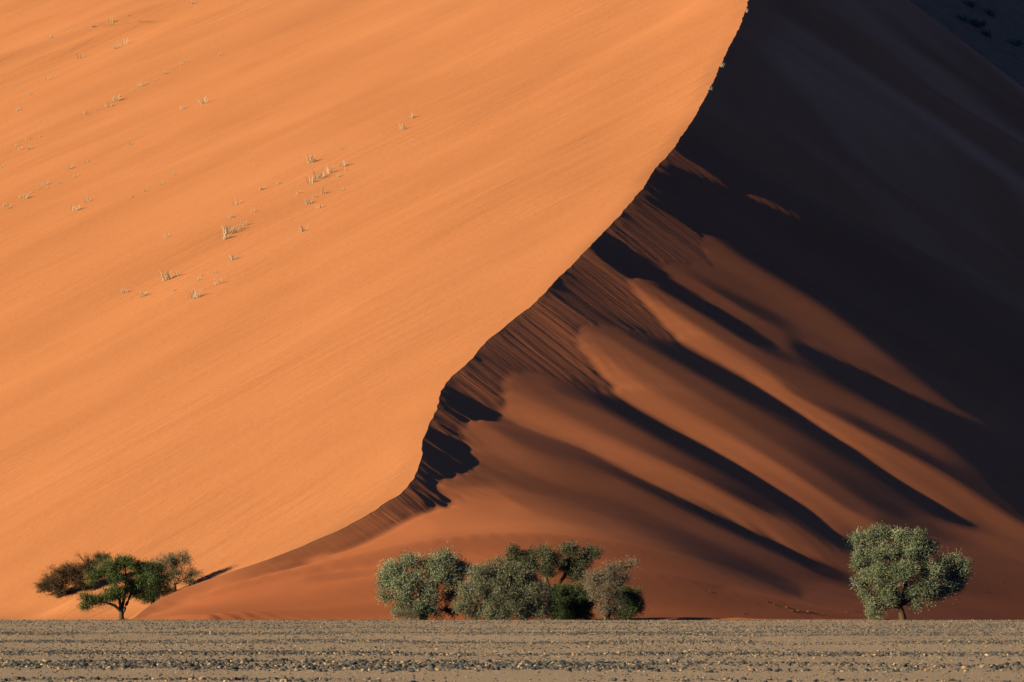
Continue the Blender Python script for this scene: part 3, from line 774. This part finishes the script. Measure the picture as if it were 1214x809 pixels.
    plant('leafy_bush', (676, 735), 303, [(664, 703, 16, 10, 0), (682, 704, 16, 11, 0), (697, 708, 10, 12, .2), (668, 718, 18, 13, -.2), (688, 720, 16, 13, 0), (658, 724, 12, 9, 0), (672, 729, 18, 7, -.3), (692, 728, 12, 8, 0)],
          'deep green round bush in shade below the flat topped acacia', 'bush', L_DARK, BARK, .11, .15, dens=13, per=40, spread=.17, ln=.17, wd=.055, seed=10, stems=5)
    plant('dry_bush', (718, 735), 296, [(710, 686, 16, 13, 0), (727, 677, 15, 9, 0), (740, 672, 9, 4, 0), (749, 668, 6, 2.5, 0), (724, 691, 16, 11, -.2), (713, 706, 15, 13, -.3), (728, 704, 13, 12, 0), (717, 721, 13, 12, -.2), (701, 690, 9, 13, .2), (739, 687, 9, 7, .2), (730, 722, 9, 10, 0)],
          'pale silvery half dead bush with wispy top in front of the clump', 'bush', L_DRY, BARKP, .10, .18, dens=10, per=18, spread=.17, ln=.2, wd=.035, seed=11, twig_n=900, twig_mat=BARKP, stems=5, hollow=.3)
    plant('leafy_bush', (744, 734), 299, [(745, 706, 15, 11, 0), (754, 715, 9, 9, .2), (738, 715, 13, 12, 0), (746, 724, 14, 9, 0), (735, 724, 10, 9, .2)],
          'small deep green bush with drooping leaves, rightmost of the central clump', 'bush', L_DARK, BARK, .09, .2, dens=14, per=40, spread=.16, ln=.18, wd=.05, seed=12, stems=3, up=-.3, tone=(.2, 1))
    plant('dry_shrub', (529, 735), 300.5, [(528, 725, 12, 8, 0), (537, 728, 8, 6, 0)],
          'small rust brown dry shrub under the leftmost central bush', 'shrub', L_RUST, BARKB, .03, .1, dens=10, per=10, spread=.13, ln=.14, wd=.03, seed=13, twig_n=260, stems=5, hollow=.2)
    plant('grass_clump', (478, 735), 297, [(476, 731, 7, 4, 0), (486, 730, 7, 5, 0)],
          'dry straw coloured grass clump at the foot of the leftmost central bush', 'grass', L_DRY, BARKP, .012, .1, dens=16, per=16, spread=.13, ln=.28, wd=.025, seed=14, stems=6, hollow=.1, up=1.2, tone=(0, .6))
    plant('camel_thorn_tree', (1070, 735), 300, [(1023, 642, 13, 10, 0), (1044, 636, 15, 8, 0), (1066, 637, 16, 8, 0), (1088, 642, 16, 10, 0), (1103, 651, 10, 10, .5), (1080, 657, 22, 13, -.3), (1045, 657, 21, 12, -.5), (1020, 670, 9, 11, 0), (1038, 680, 18, 11, -.8), (1066, 680, 22, 13, -.9), (1104, 679, 22, 12, -.2), (1124, 668, 16, 9, .2), (1138, 680, 13, 11, .6), (1095, 695, 20, 8, -.6), (1124, 697, 18, 7, .3), (1024, 692, 10, 6, -.3, .42), (1028, 705, 11, 7, -.3, .42), (1048, 703, 10, 6, -.4, .42), (1036, 722, 5, 7, -.3, .42), (1110, 706, 8, 4, 0, .42), (1054, 698, 16, 10, -.7, .42), (1084, 698, 15, 8, -.5, .42), (1060, 712, 6, 6, -.5, .42), (1096, 710, 6, 6, -.3, .42), (1134, 692, 12, 8, .5), (1030, 714, 8, 8, -.3, .42), (1047, 713, 8, 7, -.4, .42), (1077, 707, 10, 6, -.4, .42), (1113, 702, 13, 7, 0, .42), (1144, 676, 9, 9, .6), (1036, 727, 6, 6, -.3, .4), (1018, 660, 7, 8, -.2), (1086, 716, 5, 5, -.2, .4)],
          'large spreading camel thorn tree with leaning trunk, alone at right', 'tree', L_GREY, BARK, .26, .15, dens=8, per=38, spread=.2, ln=.2, wd=.055, seed=15, twig_n=620, twig_mat=BARKP, lean=-.2, tone=(0, .9),
          limbs=[[(1067, 716, 0), (1057, 703, -.4), (1045, 697, -.6), (1031, 691, -.7)], [(1067, 715, 0), (1074, 698, 0), (1072, 680, -.2), (1064, 660, 0)], [(1067, 717, 0), (1082, 709, .2), (1098, 696, .2), (1116, 686, .4)], [(1066, 708, 0), (1058, 690, .3), (1048, 668, .2)]])
    for k, (x, y, Y, w, lab) in enumerate([(1140, 24, 700, 7, 'dark scrub bush on the far shaded slope, left of its pair'), (1156, 31, 702, 11, 'widest dark scrub bush high on the far shaded slope'), (1148, 6, 712, 6, 'small dark scrub bush at the top edge of the far slope'),
                                      (1171, 17, 712, 6, 'small dark scrub bush above the widest one on the far slope'), (1203, 53, 700, 7, 'dark scrub bush on the far slope near the picture edge'), (1168, 42, 698, 5, 'small scrub bush below the widest one on the far slope')]):
        X = (x - CX) / F * Y
        # stand it on the far slope
        Yq = np.arange(610, 890, .5); zs = 97.7 - .60 * ((x - CX) / F * Yq - 88.5) + .40 * (Yq - 700) - .002 * np.maximum(Yq - 760, 0) ** 2; zr = HC + (HY - y) / F * Yq
        Yh = float(Yq[np.argmax(zs > zr)]) if (zs > zr).any() else Y
        plant('scrub_bush', (x, y + 2), Yh, [(x, y - 1, w, w * .5, 0), (x + w * .6, y + 1, w * .6, w * .4, 0)], lab, 'bush', L_OLIVE, BARK, .06, .2, dens=3, per=20, spread=.25, ln=.3, wd=.1, seed=30 + k, stems=3)
build_trees()

# ------------------------------------------------------------------ dry grass on the lit face
def hit_left(px, py):
    Yq = np.arange(304, 790, .25); x = (px - CX) / F * Yq; z = HC + (HY - py) / F * Yq
    h = left_height(x, Yq); ok = h > z
    if not ok.any(): return None
    i = int(np.argmax(ok)); return x[i], Yq[i], float(h[i])
TUFTS = [(239,124,14),(217,130,6),(280,243,10),(270,278,15),(284,273,9),(274,259,6),(198,282,6),(200,332,13),(211,328,9),(170,352,9),(146,348,9),(232,354,13),(259,337,9),(371,193,11),(370,217,11),(380,212,12),(391,206,12),
 (408,198,9),(385,230,9),(367,242,8),(380,247,8),(359,275,8),(478,154,9),(489,140,7),(404,178,6),(309,226,6),(303,197,4),(276,309,9),(300,252,6),(406,226,4),(354,230,6),(330,219,4),(133,27,7),(96,69,7),(148,53,9),(138,58,8),
 (167,103,8),(138,120,8),(129,127,8),(53,220,7),(82,201,7),(103,193,4),(10,248,7),(30,236,8),(103,240,9),(90,250,9),(24,178,6),(35,177,6),(2,199,6),(228,5,5),(260,66,5),(154,172,5),(219,75,5),(267,284,10),(290,268,8)]
for (x0, y0), (x1, y1), n_ in [((2, 250), (100, 206), 9), ((98, 140), (222, 76), 9), ((18, 134), (70, 86), 6), ((205, 350), (262, 318), 5), ((372, 240), (420, 200), 5), ((60, 50), (160, 20), 5), ((0, 182), (60, 160), 4), ((150, 240), (215, 205), 4)]:
    TUFTS += [(int(x0 + (x1 - x0) * (k + .6 * random.random()) / n_), int(y0 + (y1 - y0) * (k + .5) / n_ + random.uniform(-3, 3)), random.choice([3, 4, 5])) for k in range(n_)]
def build_grass():
    rng = np.random.default_rng(77)
    protos = []
    def blades(n, h, w):
        V = []; Fc = []; T = []
        for k in range(n):
            a = rng.uniform(0, 6.283); b = np.array([rng.normal() * w * .35, rng.normal() * w * .35, -.1]); ln = h * rng.uniform(.45, 1.05)
            tip = b + np.array([math.cos(a) * w * rng.uniform(.1, .8), math.sin(a) * w * rng.uniform(.1, 1.0), ln]); mid = .5 * (b + tip) + np.array([0, 0, .12 * ln])
            s = np.array([-math.sin(a + 1), math.cos(a + 1), 0]) * .024
            o = len(V) ; V += [b - s, b + s, mid + s * .8, mid - s * .8, tip]; Fc += [(o, o + 1, o + 2), (o, o + 2, o + 3), (o + 3, o + 2, o + 4)]; T += [rng.random()] * 5
        return np.array(V), np.array(Fc), T
    for k in range(6):
        v, f, t = blades(24 if k % 2 else 14, 1.0, .55); protos.append((v, f, t))
    meshes = {}
    for i, (px, py, s) in enumerate(TUFTS):
        q = hit_left(px, py)
        if q is None: continue
        k = i % 6
        if k not in meshes:
            o = np_mesh('grass_tuft', protos[k][0], protos[k][1], L_STRAW, False, attrs={'tone': protos[k][2]}); meshes[k] = o.data
        else:
            o = bpy.data.objects.new('grass_tuft', meshes[k]); COL.objects.link(o)
        h = s * q[1] / F * 1.15
        o.location = q; o.scale = (h * 1.15, h * 1.15, h); o.rotation_euler = (0, 0, rng.uniform(0, 6.28))
        big = s >= 10
        if big: tag(o, 'larger dry straw grass tuft on the sunlit orange dune face', 'grass tuft', 'larger grass tufts on the sunlit dune face')
        else: tag(o, 'small sparse straw grass tuft on the sunlit orange dune face', 'grass tuft', 'small grass tufts on the sunlit dune face')
    for px, py, lab in [(889, 14, 'grass tuft on the dune crest, topmost, against the dark slope'), (857, 79, 'grass tuft on the dune crest, second from the top, against the dark slope'), (841, 106, 'grass tuft on the dune crest, lowest, against the dark slope')]:
        Yq = YY[np.argmin(np.abs((HY - F * (ZZ - HC) / YY) - py))]; x = float(xc(Yq)); z = float(zc(Yq))
        o = bpy.data.objects.new('grass_tuft', meshes[1]); COL.objects.link(o); o.location = (x + .15, Yq, z - .05); o.scale = (.8, .8, .6); o.rotation_euler = (0, 0, px)
        tag(o, lab, 'grass tuft', 'grass tufts on the dune crest')
build_grass()

# ------------------------------------------------------------------ loose stones at the foot of the shaded slope
def hit_right(px, py):
    Yq = np.arange(296, 560, .2); x = (px - CX) / F * Yq; z = HC + (HY - py) / F * Yq
    h = right_height(x, Yq); i = int(np.argmax(h > z)); return x[i], float(Yq[i]), float(h[i])
def build_rocks():
    rng = np.random.default_rng(91)
    M = NT('slope_rock'); tc = M.n('ShaderNodeTexCoord').outputs['Object']
    M.l(M.ramp(M.noise(tc, 3, 4, .6), [(.3, (.22, .10, .06)), (.7, (.36, .18, .11))]), M.b.inputs['Base Color'])
    for px, py, s in [(843,702,2.2),(898,718,2.0),(912,716,2.6),(921,718,2.2),(930,722,3.2),(938,725,4.2),(946,727,4),(954,729,3.5),(962,730,2.4),(975,731,2),(1013,727,2.6),(1002,724,1.8),(884,729,1.8),(868,731,1.6),(1133,718,2),(1140,722,1.8),(1165,705,1.8),(1186,690,1.6)]:
        q = hit_right(px + rng.uniform(-4, 4), py + rng.uniform(-3, 2))
        v, f = stone_shape(rng, 2)
        o = np_mesh('rock', v * np.array([1.5, 1, .8]), f, M.m, False); r = .42 * s * q[1] / F
        o.location = (q[0], q[1], q[2] + r * .15); o.scale = (r, r, r); o.rotation_euler = (0, 0, rng.uniform(0, 3))
        tag(o, 'small reddish rock lying at the foot of the shaded slope', 'rock', 'small rocks at the foot of the shaded slope')
build_rocks()
